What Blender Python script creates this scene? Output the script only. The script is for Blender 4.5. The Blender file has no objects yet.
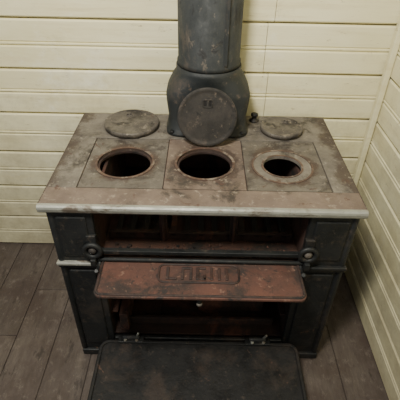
import bpy, bmesh, math, random
from mathutils import Vector, Matrix
random.seed(7)
scene = bpy.context.scene

# ------------------------------------------------------------ materials
def new_mat(name):
    m = bpy.data.materials.new(name); m.use_nodes = True
    nt = m.node_tree; nt.nodes.clear()
    out = nt.nodes.new('ShaderNodeOutputMaterial')
    b = nt.nodes.new('ShaderNodeBsdfPrincipled')
    nt.links.new(b.outputs[0], out.inputs[0])
    tc = nt.nodes.new('ShaderNodeTexCoord')
    return m, nt, b, tc

def noise(nt, tc, scale, detail=6, rough=.6, stretch=(1,1,1), off=(0,0,0), dist=0):
    mp = nt.nodes.new('ShaderNodeMapping')
    mp.inputs['Scale'].default_value = stretch
    mp.inputs['Location'].default_value = off
    nt.links.new(tc.outputs['Object'], mp.inputs['Vector'])
    n = nt.nodes.new('ShaderNodeTexNoise')
    n.inputs['Scale'].default_value = scale
    n.inputs['Detail'].default_value = detail
    n.inputs['Roughness'].default_value = rough
    n.inputs['Distortion'].default_value = dist
    nt.links.new(mp.outputs[0], n.inputs['Vector'])
    return n.outputs[0]

def ramp(nt, fac, stops):
    r = nt.nodes.new('ShaderNodeValToRGB')
    e = r.color_ramp.elements
    while len(e) < len(stops): e.new(.5)
    for i, (p, c) in enumerate(stops):
        e[i].position = p
        e[i].color = (c, c, c, 1) if isinstance(c, (int, float)) else (*c, 1)
    nt.links.new(fac, r.inputs[0])
    return r.outputs[0]

def math_(nt, op, a, b=None, c=None):
    m = nt.nodes.new('ShaderNodeMath'); m.operation = op
    for i, v in enumerate((a, b, c)):
        if v is None: continue
        if isinstance(v, (int, float)): m.inputs[i].default_value = v
        else: nt.links.new(v, m.inputs[i])
    return m.outputs[0]

def mix(nt, fac, a, b, mode='MIX'):
    m = nt.nodes.new('ShaderNodeMix'); m.data_type = 'RGBA'; m.blend_type = mode
    for sock, v in ((m.inputs[0], fac), (m.inputs[6], a), (m.inputs[7], b)):
        if isinstance(v, (int, float)): sock.default_value = v
        elif isinstance(v, tuple): sock.default_value = (*v, 1)
        else: nt.links.new(v, sock)
    return m.outputs[2]

def bump(nt, b, h, strength=.3, dist=.002):
    n = nt.nodes.new('ShaderNodeBump')
    n.inputs['Strength'].default_value = strength
    n.inputs['Distance'].default_value = dist
    nt.links.new(h, n.inputs['Height']); nt.links.new(n.outputs[0], b.inputs['Normal'])

HOLES = [(-.235,1.0945,.085),(.0125,1.097,.087),(.2525,1.0895,.090)]
SO = (.007,1.15,0)

def worn(name, base, alt, patch, plo=.52, phi=.60, s1=6, s2=4, rough=(.45,.8), metal=.2, bstr=.5, speck=None, slo=.56, chips=None, clo=.60, stretch=(1,1,1), heat=None, edge=None):
    """base/alt mottling, large patches, fine speckle, sharp chips; heat = rust ringing the fire holes; edge = rust creeping in from the hob's sides"""
    m, nt, b, tc = new_mat(name)
    c = mix(nt, ramp(nt, noise(nt, tc, s1, 10, .7, stretch), [(.38, 0.), (.62, 1.)]), base, alt)
    c = mix(nt, ramp(nt, noise(nt, tc, s2, 11, .72, stretch, (3.1,1.7,5), .4), [(plo, 0.), (phi, 1.)]), c, patch)
    if heat:
        ds = []
        for hx,hy,hr in HOLES:
            vm = nt.nodes.new('ShaderNodeVectorMath'); vm.operation = 'DISTANCE'
            nt.links.new(tc.outputs['Object'], vm.inputs[0]); vm.inputs[1].default_value = (hx-SO[0],hy-SO[1],.71)
            ds.append(math_(nt,'SUBTRACT',vm.outputs['Value'],hr))
        dm = math_(nt,'MINIMUM',math_(nt,'MINIMUM',ds[0],ds[1]),ds[2])
        v = math_(nt,'ADD',math_(nt,'MULTIPLY',dm,-14.),math_(nt,'MULTIPLY',noise(nt,tc,16,9,.75,off=(6,1,3)),1.9))
        c = mix(nt, ramp(nt, v, [(.58,0.),(.82,.9)]), c, heat)
    if edge:
        sx = nt.nodes.new('ShaderNodeSeparateXYZ'); nt.links.new(tc.outputs['Object'], sx.inputs[0])
        ax = math_(nt,'SUBTRACT',math_(nt,'ABSOLUTE',sx.outputs[0]),.444)
        v = math_(nt,'ADD',math_(nt,'MULTIPLY',ax,9.),math_(nt,'MULTIPLY',noise(nt,tc,9,9,.75,off=(1,6,3)),1.7))
        c = mix(nt, ramp(nt, v, [(.52,0.),(.72,.85)]), c, edge)
    if speck:
        c = mix(nt, ramp(nt, noise(nt, tc, 38, 8, .75, stretch, (7,2,1)), [(slo, 0.), (slo+.07, .85)]), c, speck)
    if chips:
        c = mix(nt, ramp(nt, noise(nt, tc, 17, 10, .75, stretch, (2,9,4), .6), [(clo, 0.), (clo+.04, 1.)]), c, chips)
    nt.links.new(c, b.inputs['Base Color'])
    b.inputs['Metallic'].default_value = metal
    nt.links.new(ramp(nt, noise(nt, tc, 14, 8, .7), [(.38, rough[0]), (.62, rough[1])]), b.inputs['Roughness'])
    bump(nt, b, noise(nt, tc, 70, 8, .75), bstr, .003)
    return m

M_BLACK = worn('black_cast_iron', (.008,.010,.011), (.018,.019,.019), (.042,.034,.028), .53, .64, rough=(.4,.7), speck=(.060,.048,.038), slo=.57, chips=(.10,.058,.038), clo=.635)
M_TOP = worn('worn_stove_top', (.200,.178,.150), (.118,.102,.086), (.050,.042,.037), .52, .62, s1=7, s2=7, metal=.1, speck=(.28,.25,.205), slo=.57, chips=(.085,.050,.037), clo=.60, edge=(.060,.042,.034))
M_TOPR = worn('rusty_stove_top', (.195,.148,.118), (.125,.092,.075), (.050,.040,.034), .52, .62, s1=8, s2=8, metal=.1, speck=(.28,.23,.18), slo=.56, chips=(.095,.050,.037), clo=.59, heat=(.058,.038,.030))
M_PLATE = worn('hob_plate', (.160,.142,.120), (.098,.084,.071), (.052,.042,.036), .51, .61, s1=8, s2=9, metal=.15, speck=(.26,.23,.188), slo=.57, chips=(.088,.050,.037), clo=.60, heat=(.068,.045,.035))
M_HOLE = worn('rusty_hole_rim', (.12,.070,.050), (.07,.045,.035), (.22,.18,.14), .52, .60, s1=14, s2=18, metal=.05, speck=(.03,.024,.021), slo=.55)
M_RUST = worn('rust', (.125,.054,.038), (.078,.039,.030), (.038,.026,.022), .50, .60, s1=8, s2=7, rough=(.55,.9), metal=.05, speck=(.21,.120,.085), slo=.57, chips=(.030,.023,.021), clo=.575)
M_RUSTD = worn('sooty_rust', (.060,.033,.026), (.036,.024,.021), (.018,.015,.014), .50, .60, s1=12, s2=12, metal=.05, speck=(.13,.074,.053), slo=.59)
M_INR = worn('firebox_rust', (.070,.030,.020), (.036,.019,.014), (.016,.012,.010), .51, .60, s1=12, s2=9, rough=(.7,.95), metal=0, speck=(.17,.08,.05), slo=.60)
M_DRUST = worn('dark_rust', (.045,.020,.014), (.020,.013,.010), (.10,.038,.024), .54, .62, rough=(.7,.95), metal=0)
M_NICK = worn('worn_nickel_trim', (.36,.365,.325), (.25,.25,.22), (.14,.115,.09), .52, .60, s1=14, s2=14, rough=(.4,.65), metal=.3, bstr=.35, speck=(.15,.11,.08), slo=.57, chips=(.46,.46,.41), clo=.61, stretch=(.5,1,1))
M_LID = worn('lid_iron', (.145,.128,.106), (.085,.073,.062), (.034,.029,.026), .50, .60, s1=14, s2=12, metal=.15, speck=(.26,.22,.175), slo=.57, chips=(.085,.052,.038), clo=.60)
M_LIDD = worn('sooty_lid_iron', (.040,.034,.029), (.022,.020,.018), (.080,.060,.047), .55, .63, s1=14, s2=14, metal=.05, rough=(.6,.85), speck=(.16,.125,.095), slo=.59, chips=(.010,.010,.009), clo=.58)
M_PIPE = worn('stovepipe_steel', (.014,.017,.018), (.028,.031,.031), (.055,.045,.036), .52, .61, s1=7, s2=8, rough=(.6,.85), metal=.0, bstr=.45, speck=(.100,.082,.064), slo=.58, chips=(.007,.007,.007), clo=.575, stretch=(1,1,.55))
M_COLL = worn('flue_collar_iron', (.012,.015,.016), (.025,.028,.028), (.050,.040,.032), .53, .63, s1=7, s2=8, rough=(.5,.75), metal=.0, bstr=.5, speck=(.085,.065,.050), slo=.58, chips=(.080,.052,.037), clo=.63)
M_SOOT = worn('soot', (.006,.005,.005), (.010,.008,.007), (.020,.012,.009), .56, .7, rough=(.8,.95), metal=0)
M_DOORB = worn('scuffed_oven_door', (.010,.010,.010), (.019,.018,.017), (.040,.030,.024), .53, .63, s1=9, s2=5, rough=(.4,.7), speck=(.070,.054,.043), slo=.59, chips=(.11,.064,.045), clo=.625)

def wall_mat(name, tint):
    m, nt, b, tc = new_mat(name)
    sx = nt.nodes.new('ShaderNodeSeparateXYZ'); nt.links.new(tc.outputs['Object'], sx.inputs[0])
    c = mix(nt, ramp(nt, noise(nt, tc, 2.2, 8, .6, stretch=(1,1,2)), [(.38, 0.), (.65, 1.)]), tint, (tint[0]*.90,tint[1]*.88,tint[2]*.80))
    c = mix(nt, ramp(nt, noise(nt, tc, 5, 10, .75, stretch=(.35,.35,5), off=(4,4,4)), [(.50, 0.), (.68, .6)]), c, (.64,.55,.31))
    c = mix(nt, ramp(nt, noise(nt, tc, 3, 9, .75, stretch=(1,1,1.4), off=(9,4,2)), [(.56, 0.), (.68, .6)]), c, (.92,.90,.76))
    v = math_(nt,'ADD',math_(nt,'MULTIPLY',sx.outputs[2],-.55),math_(nt,'MULTIPLY',noise(nt,tc,7,10,.75,off=(5,3,8)),1.5))
    c = mix(nt, ramp(nt, v, [(.32,0.),(.88,.75)]), c, (.38,.33,.21))  # patchy grime, with light fall-off towards the floor painted into the colour
    c = mix(nt, ramp(nt, noise(nt, tc, 36, 9, .78, stretch=(.6,.6,2), off=(1,8,4)), [(.61, 0.), (.66, .7)]), c, (.36,.29,.17))
    nt.links.new(c, b.inputs['Base Color'])
    b.inputs['Roughness'].default_value = .42
    bump(nt, b, noise(nt, tc, 25, 7, .7, stretch=(.3,.3,2)), .4, .003)
    return m
M_WALL = wall_mat('cream_painted_boards', (.85,.80,.54))
M_GAP, nt, b, tc = new_mat('board_gap')
nt.links.new(mix(nt, noise(nt, tc, 20), (.12,.09,.045), (.28,.22,.12)), b.inputs['Base Color'])

def floor_mat(name, k):
    m, nt, b, tc = new_mat(name)
    o = (k*3.3, k*1.7, 0)
    c = mix(nt, ramp(nt, noise(nt, tc, 7, 11, .75, stretch=(4,.6,1), off=o), [(.36, 0.), (.64, 1.)]), (.072*k,.055*k,.046*k), (.135*k,.108*k,.090*k))
    c = mix(nt, ramp(nt, noise(nt, tc, 4, 8, .7, off=(2,2,0)), [(.44, 0.), (.60, .85)]), c, (.060,.041,.034))
    c = mix(nt, ramp(nt, noise(nt, tc, 24, 10, .8, stretch=(1.2,.8,1)), [(.54, 0.), (.64, .5)]), c, (.21,.175,.148))
    c = mix(nt, ramp(nt, noise(nt, tc, 14, 10, .75, stretch=(2,.6,1), off=(5,5,0)), [(.57, 0.), (.63, .7)]), c, (.030,.022,.019))
    nt.links.new(c, b.inputs['Base Color'])
    nt.links.new(ramp(nt, noise(nt, tc, 8), [(.3,.4),(.7,.7)]), b.inputs['Roughness'])
    bump(nt, b, noise(nt, tc, 20, 9, .75, stretch=(6,.5,1)), .5, .004)
    return m
M_FLOORS = [floor_mat('weathered_floorboards_%d'%i, k) for i,k in enumerate((.93,1.0,.86))]
M_FGAP, nt, b, tc = new_mat('dirt_filled_floor_gap')
nt.links.new(mix(nt, noise(nt, tc, 30), (.022,.016,.014), (.055,.042,.035)), b.inputs['Base Color'])

# ------------------------------------------------------------ mesh builder
class MB:
    def __init__(s, origin=(0,0,0)):
        s.bm = bmesh.new(); s.mats = []; s.o = Vector(origin)
    def mi(s, m):
        if m not in s.mats: s.mats.append(m)
        return s.mats.index(m)
    def face(s, vs, m, smooth=False):
        try:
            f = s.bm.faces.new(vs); f.material_index = s.mi(m); f.smooth = smooth; return f
        except ValueError: return None
    def v(s, p): return s.bm.verts.new(Vector(p) - s.o)
    def box(s, x0,x1,y0,y1,z0,z1, m):
        p = [s.v((x,y,z)) for z in (z0,z1) for y in (y0,y1) for x in (x0,x1)]
        for q in ((0,2,3,1),(4,5,7,6),(0,1,5,4),(1,3,7,5),(3,2,6,7),(2,0,4,6)):
            s.face([p[i] for i in q], m)
    def loft(s, rings, m, close=True, caps=True, smooth=False):
        R = [[s.v(p) for p in r] for r in rings]
        n = len(R[0])
        for a, c in zip(R, R[1:]):
            for i in range(n if close else n-1):
                j = (i+1) % n
                s.face([a[i], a[j], c[j], c[i]], m, smooth)
        if caps:
            s.face(R[0][::-1], m); s.face(R[-1], m)
    def rev(s, c, prof, m, n=48, M=None, smooth=True, caps=True):
        rings = []
        for r, z in prof:
            ring = []
            for i in range(n):
                a = 2*math.pi*i/n
                p = Vector((r*math.cos(a), r*math.sin(a), z))
                if M: p = M @ p
                ring.append(Vector(c)+p)
            rings.append(ring)
        s.loft(rings, m, True, caps, smooth)
    def cyl(s, a, b_, r, m, n=16, r2=None):
        a = Vector(a); b_ = Vector(b_); d = b_-a
        M = d.to_track_quat('Z','Y').to_matrix()
        s.rev(a, [(r,0),(r if r2 is None else r2, d.length)], m, n, M)
    def torus(s, c, R, r, m, M=Matrix.Identity(3), n=32, k=10, arc=(0,2*math.pi)):
        full = abs(arc[1]-arc[0]-2*math.pi) < 1e-4
        rings = []
        cnt = n if full else n+1
        for i in range(cnt):
            a = arc[0]+(arc[1]-arc[0])*i/n
            rings.append([Vector(c)+M@Vector(((R+r*math.cos(t))*math.cos(a),(R+r*math.cos(t))*math.sin(a),r*math.sin(t))) for t in [2*math.pi*j/k for j in range(k)]])
        if full: rings.append(rings[0])
        s.loft(rings, m, True, not full, True)
    def hole_plate(s, x0,x1,y0,y1,cx,cy,r,z0,z1,m):
        angs = [2*math.pi*i/64 for i in range(64)]
        for X in (x0,x1):
            for Y in (y0,y1):
                a = math.atan2(Y-cy,X-cx) % (2*math.pi)
                k = min(range(len(angs)), key=lambda i: abs(angs[i]-a)); angs[k] = a
        I, O = [], []
        for a in angs:
            c, sn = math.cos(a), math.sin(a)
            t = 1e9
            if c > 1e-9: t = min(t,(x1-cx)/c)
            if c < -1e-9: t = min(t,(x0-cx)/c)
            if sn > 1e-9: t = min(t,(y1-cy)/sn)
            if sn < -1e-9: t = min(t,(y0-cy)/sn)
            I.append((cx+r*c, cy+r*sn)); O.append((cx+t*c, cy+t*sn))
        n = len(angs)
        L = [[s.v((*p,z)) for p in P] for P,z in ((I,z1),(O,z1),(O,z0),(I,z0))]
        for q in range(4):
            A, B = L[q], L[(q+1)%4]
            for i in range(n):
                j = (i+1)%n
                s.face([A[i],B[i],B[j],A[j]], m)
    def ring(s, c, ri, ro, z0, z1, m, n=64):
        pr = [(ri,z0),(ri,z1),(ro,z1),(ro,z0),(ri,z0)]
        s.rev((c[0],c[1],0), pr, m, n, caps=False, smooth=False)
    def rrect(s, x0,x1,y0,y1,rad,z0,z1,m,k=6):
        def loop(z, ins=0):
            pts = []
            for (cx,cy,a0) in ((x1-rad,y1-rad,0),(x0+rad,y1-rad,90),(x0+rad,y0+rad,180),(x1-rad,y0+rad,270)):
                for i in range(k+1):
                    a = math.radians(a0+90*i/k)
                    pts.append((cx+(rad-ins)*math.cos(a), cy+(rad-ins)*math.sin(a), z))
            return pts
        e = min(.003,(z1-z0)/3)
        s.loft([loop(z0,e),loop(z0+e),loop(z1-e),loop(z1,e)], m)
    def rframe(s, x0,x1,y0,y1,rad,w,z0,z1,m,k=6):
        def loop(z, ins):
            r = max(rad-ins,.001); pts = []
            for (cx,cy,a0) in ((x1-ins-r,y1-ins-r,0),(x0+ins+r,y1-ins-r,90),(x0+ins+r,y0+ins+r,180),(x1-ins-r,y0+ins+r,270)):
                for i in range(k+1):
                    a = math.radians(a0+90*i/k)
                    pts.append((cx+r*math.cos(a), cy+r*math.sin(a), z))
            return pts
        s.loft([loop(z0,0),loop(z1-.0015,0),loop(z1,.0015),loop(z1,w-.0015),loop(z1-.0015,w),loop(z0,w),loop(z0,0)], m, True, False)
    def done(s, name, parent=None, bev=0, loc=None):
        bmesh.ops.recalc_face_normals(s.bm, faces=s.bm.faces)
        me = bpy.data.meshes.new(name); s.bm.to_mesh(me); s.bm.free()
        for m in s.mats: me.materials.append(m)
        o = bpy.data.objects.new(name, me); scene.collection.objects.link(o)
        if parent: o.parent = parent
        else: o.location = s.o
        if bev:
            b = o.modifiers.new('bevel','BEVEL'); b.width = bev; b.segments = 2; b.limit_method = 'ANGLE'; b.angle_limit = math.radians(50)
        return o

# ------------------------------------------------------------ room
WY, WX = 1.47, .675
def board_wall(name, axis, length0, length1, zmax, joints, origin):
    w = MB(origin)
    H = .1725; z = 0.; row = 0
    def pt(a, d, zz):
        return (a, WY-d, zz) if axis == 'x' else (WX-d, a, zz)
    T = .014
    while z < zmax:
        g = .003; c = .005
        zc = z+H/2
        prof = [(-.01,z+g),(T-c,z+g),(T,z+g+c),(T,zc-.009),(T-.006,zc-.004),(T-.005,zc-.002),(T+.001,zc+.002),(T+.001,zc+.006),(T-.005,zc+.009),(T,zc+.013),
                (T,z+H-g-c),(T-c,z+H-g),(-.01,z+H-g)]
        cuts = [length0]+[j for j in joints.get(row % 8, [])]+[length1]
        for a, b_ in zip(cuts, cuts[1:]):
            t_ = random.uniform(-.0015,.0015)
            w.loft([[pt(a+.001,d+t_,zz) for d,zz in prof],[pt(b_-.001,d-t_,zz) for d,zz in prof]], M_WALL)
        z += H; row += 1
    if axis == 'x': w.box(length0,length1,WY+.008,WY+.05,0,z,M_GAP)
    else: w.box(WX+.008,WX+.05,length0,length1,0,z,M_GAP)
    return w.done(name)
board_wall('wall_back','x',-2.4,WX,2.4,{4:[.235],5:[.215],6:[.235],7:[.22],2:[-1.3],3:[.3],0:[-1.]},(0,WY,0))
board_wall('wall_right','y',-1.2,WY-.016,2.4,{1:[.2],4:[.5],6:[.1]},(WX,0,0))

t = MB((WX,WY,0))
t.box(WX-.038,WX-.0165,WY-.042,WY-.0165,0.001,2.4,M_WALL)
t.done('trim_1', bev=.004)

f = MB()
x = -2.37; k = 0
while x < WX+.05:
    w_ = .152
    ys = [-1.2]+[[.95],[1.18],[],[.62],[1.3]][k%5]+[WY+.05]
    for a,b_ in zip(ys,ys[1:]):
        dz = random.uniform(-.0015,0)
        f.box(x+.0012,x+w_-.0012,a+.0008,b_-.0008,-.03,dz,random.choice(M_FLOORS))
    x += w_; k += 1
f.box(-2.4,WX+.05,-1.2,WY+.05,-.06,-.005,M_FGAP)
f.done('floor', bev=.0015)

# ------------------------------------------------------------ stove
O = Vector(SO)
stove = bpy.data.objects.new('wood_burning_cook_stove', None); scene.collection.objects.link(stove)
stove.location = O; stove.empty_display_size = .2
ZT = .71; YF = .885; YB = 1.43
XL, XR = -.418, .436

b = MB(O)
b.box(XL,XR,YB-.015,YB-.001,.03,ZT-.022,M_BLACK)
b.box(XL,XL+.014,YF+.001,YB-.016,.03,ZT-.022,M_BLACK)
b.box(XR-.014,XR,YF+.001,YB-.016,.03,ZT-.022,M_BLACK)
OX0,OX1 = -.298,.306
for (a,c) in ((XL,OX0),(OX1,XR)):
    b.box(a,c,YF,YF+.016,.03,.485,M_BLACK)
    b.box(a,c,YF-.004,YF+.016,.49,ZT-.022,M_BLACK)
    b.box(a+.018,c-.018,YF-.009,YF,.515,ZT-.045,M_BLACK)
    b.box(a+.02,c-.02,YF-.006,YF+.002,.07,.45,M_BLACK)
for a in (XL-.004, XR-.012):
    b.cyl((a+.008,YF+.004,.03),(a+.008,YF+.004,ZT-.022),.011,M_BLACK,12)
b.box(OX0,OX1,YF,YF+.016,.672,ZT-.022,M_BLACK)
b.box(OX0,OX1,YF+.004,YF+.02,.44,.497,M_DRUST)
b.box(OX0,OX1,YF,YF+.016,.03,.095,M_BLACK)
b.done('body', stove, bev=.004)

p = MB(O)
p.box(XL-.004,XR+.008,YF-.010,YB,.0005,.030,M_BLACK)
p.done('plinth', stove, bev=.004)

p = MB(O)
for a,c in ((XL-.010,OX0+.002),(OX1-.002,XR+.010)):
    p.box(a,c,YF-.016,YF+.002,.480,.491,M_NICK if a<0 else M_BLACK)
    p.box(a+.003,c-.002,YF-.011,YF+.002,.468,.480,M_BLACK)
p.done('ledge_trim', stove, bev=.003)

p = MB(O)
p.box(XL+.016,XR-.016,YF+.022,YB-.02,.478,.488,M_INR)
p.box(XL+.016,XR-.016,YB-.028,YB-.018,.49,.68,M_INR)
p.box(OX0-.012,OX0-.002,YF+.02,YB-.03,.49,.68,M_INR)
p.box(OX1+.002,OX1+.012,YF+.02,YB-.03,.49,.68,M_INR)
p.box(OX0-.012,OX0-.002,YF+.02,YB-.03,.10,.475,M_DRUST)
p.box(OX1+.002,OX1+.012,YF+.02,YB-.03,.10,.475,M_DRUST)
p.box(OX0-.012,OX1+.012,YB-.028,YB-.018,.10,.475,M_SOOT)
p.box(OX0-.012,OX1+.012,YF+.02,YB-.03,.09,.10,M_DRUST)
for z in (.20,.32):
    p.box(OX0-.002,OX0+.018,YF+.03,YB-.04,z,z+.008,M_INR)
    p.box(OX1-.018,OX1+.002,YF+.03,YB-.04,z,z+.008,M_INR)
p.box(OX0+.02,OX0+.05,YF+.03,YF+.20,.10,.19,M_RUST)
p.box(OX0+.05,OX1-.03,YF+.06,YF+.072,.10,.135,M_DRUST)
p.box(OX0+.05,OX0+.16,YF+.075,YF+.22,.10,.108,M_INR)
p.box(OX0+.30,OX1-.06,YF+.12,YF+.13,.10,.20,M_DRUST)
p.done('inner_lining', stove, bev=.002)

g = MB(O)
for i in range(13):
    xx = OX0+.03+i*.044
    g.box(xx,xx+.018,YF+.10,YF+.36,.505,.515,M_SOOT if i not in (4,9) else M_DRUST)
for yy in (YF+.10,YF+.36): g.box(OX0+.01,OX1-.01,yy,yy+.014,.4885,.518,M_DRUST)
for xx in (-.125,.095):
    g.box(xx,xx+.024,YF+.095,YF+.107,.4885,.68,M_DRUST)
    g.box(xx+.008,xx+.016,YF+.087,YF+.095,.4885,.68,M_INR)
g.done('fire_grate', stove, bev=.002)
d = MB(O)
for i in range(190):
    a = random.uniform(OX0+.03,OX1-.03) if i%2 else random.gauss(-.03,.09); yy = YF+.028+abs(random.gauss(0,.02)); r = random.uniform(.002,.007)
    if yy > YF+.075: continue
    res = bmesh.ops.create_icosphere(d.bm, subdivisions=1, radius=r, matrix=Matrix.Translation(Vector((a,yy,.4885+r*.6))-O))
    mt = d.mi(random.choice([M_DRUST,M_RUST,M_RUSTD,M_SOOT]))
    for v in res['verts']:
        v.co += Vector([random.uniform(-.3,.3)*r for _ in range(3)])
        for fc in v.link_faces: fc.material_index = mt
d.done('ash_and_rust_debris', stove)

# top -------------------------------------------------------
TX0,TX1 = -.437,.451; TY0,TY1 = .8645,1.43
z0,z1 = ZT-.022,ZT
PY0,PY1 = .958,1.245
px = [-.352,-.107,.134,.378]
tp = MB(O)
tp.box(TX0,TX1,TY0+.016,PY0-.0015,z0,z1,M_TOPR)
tp.box(TX0,TX1,PY1+.0015,TY1,z0,z1,M_TOP)
tp.box(TX0,px[0]-.0015,PY0-.0015,PY1+.0015,z0,z1,M_TOP)
tp.box(px[3]+.0015,TX1,PY0-.0015,PY1+.0015,z0,z1,M_TOP)
for xx in px: tp.box(xx-.006,xx+.006,PY0-.004,PY1+.004,z0-.004,z1-.0045,M_RUSTD)
for yy in (PY0,PY1): tp.box(px[0]-.006,px[3]+.006,yy-.006,yy+.006,z0-.004,z1-.0045,M_RUSTD)
tp.done('top_frame', stove, bev=.0015)
r_ = MB(O)
def rimloop(xx):
    pr = [(TY0+.0155,z1+.001),(TY0+.006,z1+.001),(TY0+.0015,z1-.003),(TY0,z1-.009),(TY0+.0015,z1-.018),(TY0+.006,z1-.024),(TY0+.0155,z1-.026)]
    return [(xx,y,z) for y,z in pr]
r_.loft([rimloop(TX0-.002),rimloop(TX1+.002)], M_NICK)
for xx in (TX0-.003,TX1+.0002):
    r_.box(xx,xx+.003,TY0+.016,TY1,z0+.002,z1-.001,M_TOP)
r_.done('front_rim', stove, bev=.001)
hp = MB(O)
for i,(cx,cy,r) in enumerate(HOLES):
    m = [M_PLATE,M_TOPR,M_PLATE][i]
    hp.hole_plate(px[i]+.0015,px[i+1]-.0015,PY0+.0015,PY1-.0015,cx,cy,r,z0,z1-.001,m)
    if i < 2:
        hp.ring((cx,cy),r-.001,r+.007,z1-.0012,z1+.0015,M_HOLE)
        hp.ring((cx,cy),r-.007,r-.0005,z1-.014,z1-.008,M_RUSTD)
    else:
        hp.ring((cx,cy),.058,r-.0012,z1-.010,z1-.0005,M_TOP)
        hp.ring((cx,cy),.059,.065,z1-.001,z1+.0012,M_HOLE)
        hp.ring((cx,cy),r-.001,r+.005,z1-.0012,z1+.001,M_HOLE)
hp.done('hob_plates', stove)
k = MB(O)
k.rev((.192,1.392,ZT),[(.018,0),(.018,.004),(.009,.007),(.008,.018),(.013,.021),(.013,.028),(.007,.031)],M_BLACK,20)
k.done('damper_knob', stove)

# upper door (dropped open) -----------------------------------
u = MB(O)
DX0,DX1 = -.291,.302; DY0,DY1 = .741,.892; DZ = .500
u.rrect(DX0,DX1,DY0,DY1,.022,DZ-.012,DZ,M_RUST)
u.rframe(DX0+.003,DX1-.003,DY0+.003,DY1-.004,.019,.007,DZ-.001,DZ+.004,M_RUSTD)
EX0,EX1,EY0,EY1 = -.118,.120,.792,.866
u.rframe(EX0,EX1,EY0,EY1,.02,.006,DZ-.001,DZ+.0045,M_RUSTD)
def bar(x0,x1,y0,y1): u.box(x0,x1,y0,y1,DZ-.001,DZ+.004,M_RUSTD)
lo,hi = EY0+.013,EY1-.013
bar(-.094,-.085,lo,hi); bar(-.085,-.062,lo,lo+.008)
bar(-.050,-.018,hi-.008,hi); bar(-.050,-.042,lo,hi-.008); bar(-.026,-.018,lo,hi-.008)
bar(-.007,.002,lo,hi); bar(.002,.022,lo,lo+.008); bar(.014,.022,lo,lo+.020); bar(.002,.022,hi-.008,hi)
bar(.034,.042,lo,hi); bar(.056,.064,lo,hi)
bar(.078,.086,lo,hi)
u.cyl((.004,.752,DZ-.010),(.004,.752,DZ-.034),.006,M_BLACK,12)
u.rev((.004,.752,DZ-.044),[(.003,0),(.009,.003),(.009,.009),(.004,.012)],M_LID,16)
u.done('firebox_door', stove, bev=.0015)

h = MB(O)
h.cyl((OX0-.01,YF-.012,.508),(OX1+.01,YF-.012,.508),.0065,M_BLACK,12)
h.box(OX0,OX1,YF-.004,YF+.012,.520,.534,M_BLACK)
for s,xx in ((-1,OX0-.012),(1,OX1+.012)):
    R = Matrix.Rotation(math.pi/2,3,'X')
    h.torus((xx,YF-.018,.548),.023,.0075,M_BLACK,R)
    h.rev((xx,YF-.016,.548),[(.011,-.006),(.013,0),(.010,.007),(.003,.010)],M_LID,16,R)
    h.box(xx-.014,xx+.014,YF-.014,YF,.495,.60,M_BLACK)
    h.box(xx-.008,xx+.008,YF-.034,YF-.008,.498,.522,M_BLACK)
    h.torus((xx-s*.014,YF-.03,.525),.034,.007,M_BLACK,Matrix.Rotation(math.pi/2,3,'Y'),16,8,(math.radians(-60),math.radians(90)))
h.done('door_hinges', stove, bev=.002)

# lower door --------------------------------------------------
l = MB(O)
LX0,LX1,LY0,LY1,LZ = -.345,.357,.540,.874,.098
l.rrect(LX0,LX1,LY0,LY1,.035,LZ-.016,LZ,M_DOORB)
l.rframe(LX0+.004,LX1-.004,LY0+.004,LY1-.004,.032,.010,LZ-.001,LZ+.007,M_DOORB)
for xx in (-.235,.215):
    l.box(xx-.045,xx+.045,LY1-.015,YF+.002,LZ-.004,LZ+.010,M_BLACK)
    l.cyl((xx-.03,LY1+.004,LZ+.012),(xx+.03,LY1+.004,LZ+.012),.011,M_BLACK,14)
    for q in (-.02,.02):
        l.cyl((xx+q,LY1-.008,LZ+.008),(xx+q,LY1-.008,LZ+.016),.006,M_NICK,10)
    l.cyl((xx+.02,LY1+.004,LZ+.02),(xx+.028,LY1-.004,LZ+.048),.004,M_NICK,8)
l.done('oven_door', stove, bev=.002)

# ------------------------------------------------------------ flue pipe
fx,fy = .020,1.357
FO = Vector((fx,fy,ZT))
pipe = bpy.data.objects.new('stove_pipe', None); scene.collection.objects.link(pipe); pipe.location = FO
c = MB(FO)
def sup(hx,hy,z,e=5,n=64):
    pts=[]
    for i in range(n):
        a=2*math.pi*i/n; ca,sa=math.cos(a),math.sin(a)
        k=(abs(ca)**e+abs(sa)**e)**(-1/e)
        pts.append((fx+hx*k*ca,fy+hy*k*sa,z))
    return pts
c.loft([sup(.142,.102,ZT+.001),sup(.142,.102,ZT+.010),sup(.134,.094,ZT+.016),sup(.133,.091,ZT+.06),sup(.139,.093,ZT+.115),sup(.140,.094,ZT+.135),
        sup(.136,.093,ZT+.150,4),sup(.120,.096,ZT+.185,2.8),sup(.107,.101,ZT+.205,2),sup(.107,.101,ZT+.222,2)],M_COLL,smooth=True)
for s in (-1,1):
    c.cyl((fx+s*.120,fy-.085,ZT+.010),(fx+s*.120,fy-.085,ZT+.018),.008,M_BLACK,10)
c.done('flue_collar', pipe)
c = MB(FO)
c.rev((fx,fy,0),[(.0985,ZT+.223),(.1035,ZT+.226),(.1035,ZT+.238),(.100,ZT+.242),(.0995,1.28)],M_PIPE,64)
c.rev((fx,fy,0),[(.0965,1.27),(.0975,1.30),(.0975,2.4)],M_PIPE,64)
c.box(fx+.045,fx+.055,fy-.0925,fy-.084,ZT+.245,1.275,M_PIPE)
c.done('pipe_section', pipe)

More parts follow.
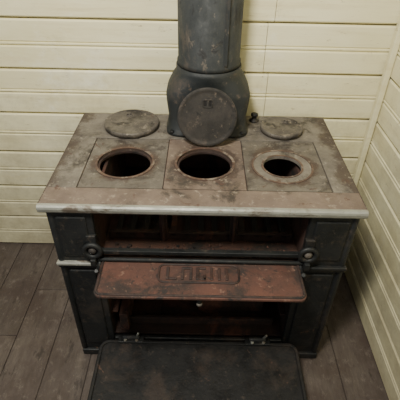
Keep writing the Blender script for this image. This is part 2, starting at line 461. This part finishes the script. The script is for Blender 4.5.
# ------------------------------------------------------------ lids
def lid(name, loc, r, rot, m, th=.010, notch=(0,.55), ns=1.):
    L = MB()
    L.rev((0,0,0),[(r-.006,0),(r-.003,.002),(r-.003,.005),(r,.006),(r,th-.0015),(r-.002,th),(r-.010,th),(r-.012,th-.0012),(r-.02,th-.0012)],m,64)
    nx,ny = notch[0]*r, notch[1]*r
    L.rframe(nx-.012*ns,nx+.012*ns,ny-.010*ns,ny+.010*ns,.006,.004,th-.002,th+.002,m)
    L.box(nx-.0085*ns,nx+.0085*ns,ny-.0065*ns,ny+.0065*ns,th-.002,th-.0008,M_SOOT)
    L.box(nx-.003,nx+.003,ny-.009*ns,ny+.009*ns,th-.001,th+.001,m)
    o = L.done(name)
    o.location = loc; o.rotation_euler = rot
    return o
lid('stove_lid',(-.246,1.330,ZT+.0005),.096,(0,0,.3),M_LID,.020)
lid('stove_lid',(.281,1.318,ZT+.0005),.074,(0,0,-.5),M_LID,.018)
lid('stove_lid',(.018,1.219,ZT+.0965),.095,(math.radians(79),0,0),M_LIDD,.011,(0,.48),1.35)

# ------------------------------------------------------------ light & camera
w = bpy.data.worlds.new('room_ambient'); scene.world = w; w.use_nodes = True
w.node_tree.nodes['Background'].inputs[0].default_value = (.95,.97,1,1)
w.node_tree.nodes['Background'].inputs[1].default_value = .34
def area(name, loc, tgt, size, e, col):
    d = bpy.data.lights.new(name,'AREA'); d.size = size; d.energy = e; d.color = col
    o = bpy.data.objects.new(name,d); scene.collection.objects.link(o)
    o.location = loc; o.rotation_euler = (Vector(tgt)-Vector(loc)).to_track_quat('-Z','Y').to_euler()
area('ceiling_light',(-.3,.22,2.15),(-.05,1.3,.9),.30,42,(1,.96,.85))

cam = bpy.data.cameras.new('camera'); co = bpy.data.objects.new('camera',cam); scene.collection.objects.link(co)
cam.sensor_width = 36; cam.lens = 417/400*36; cam.clip_start = .01
M = Matrix.Rotation(math.radians(90-37.6),4,'X') @ Matrix.Rotation(.02,4,'Z')
co.matrix_world = Matrix.Translation((0,0,1.41)) @ M
scene.camera = co
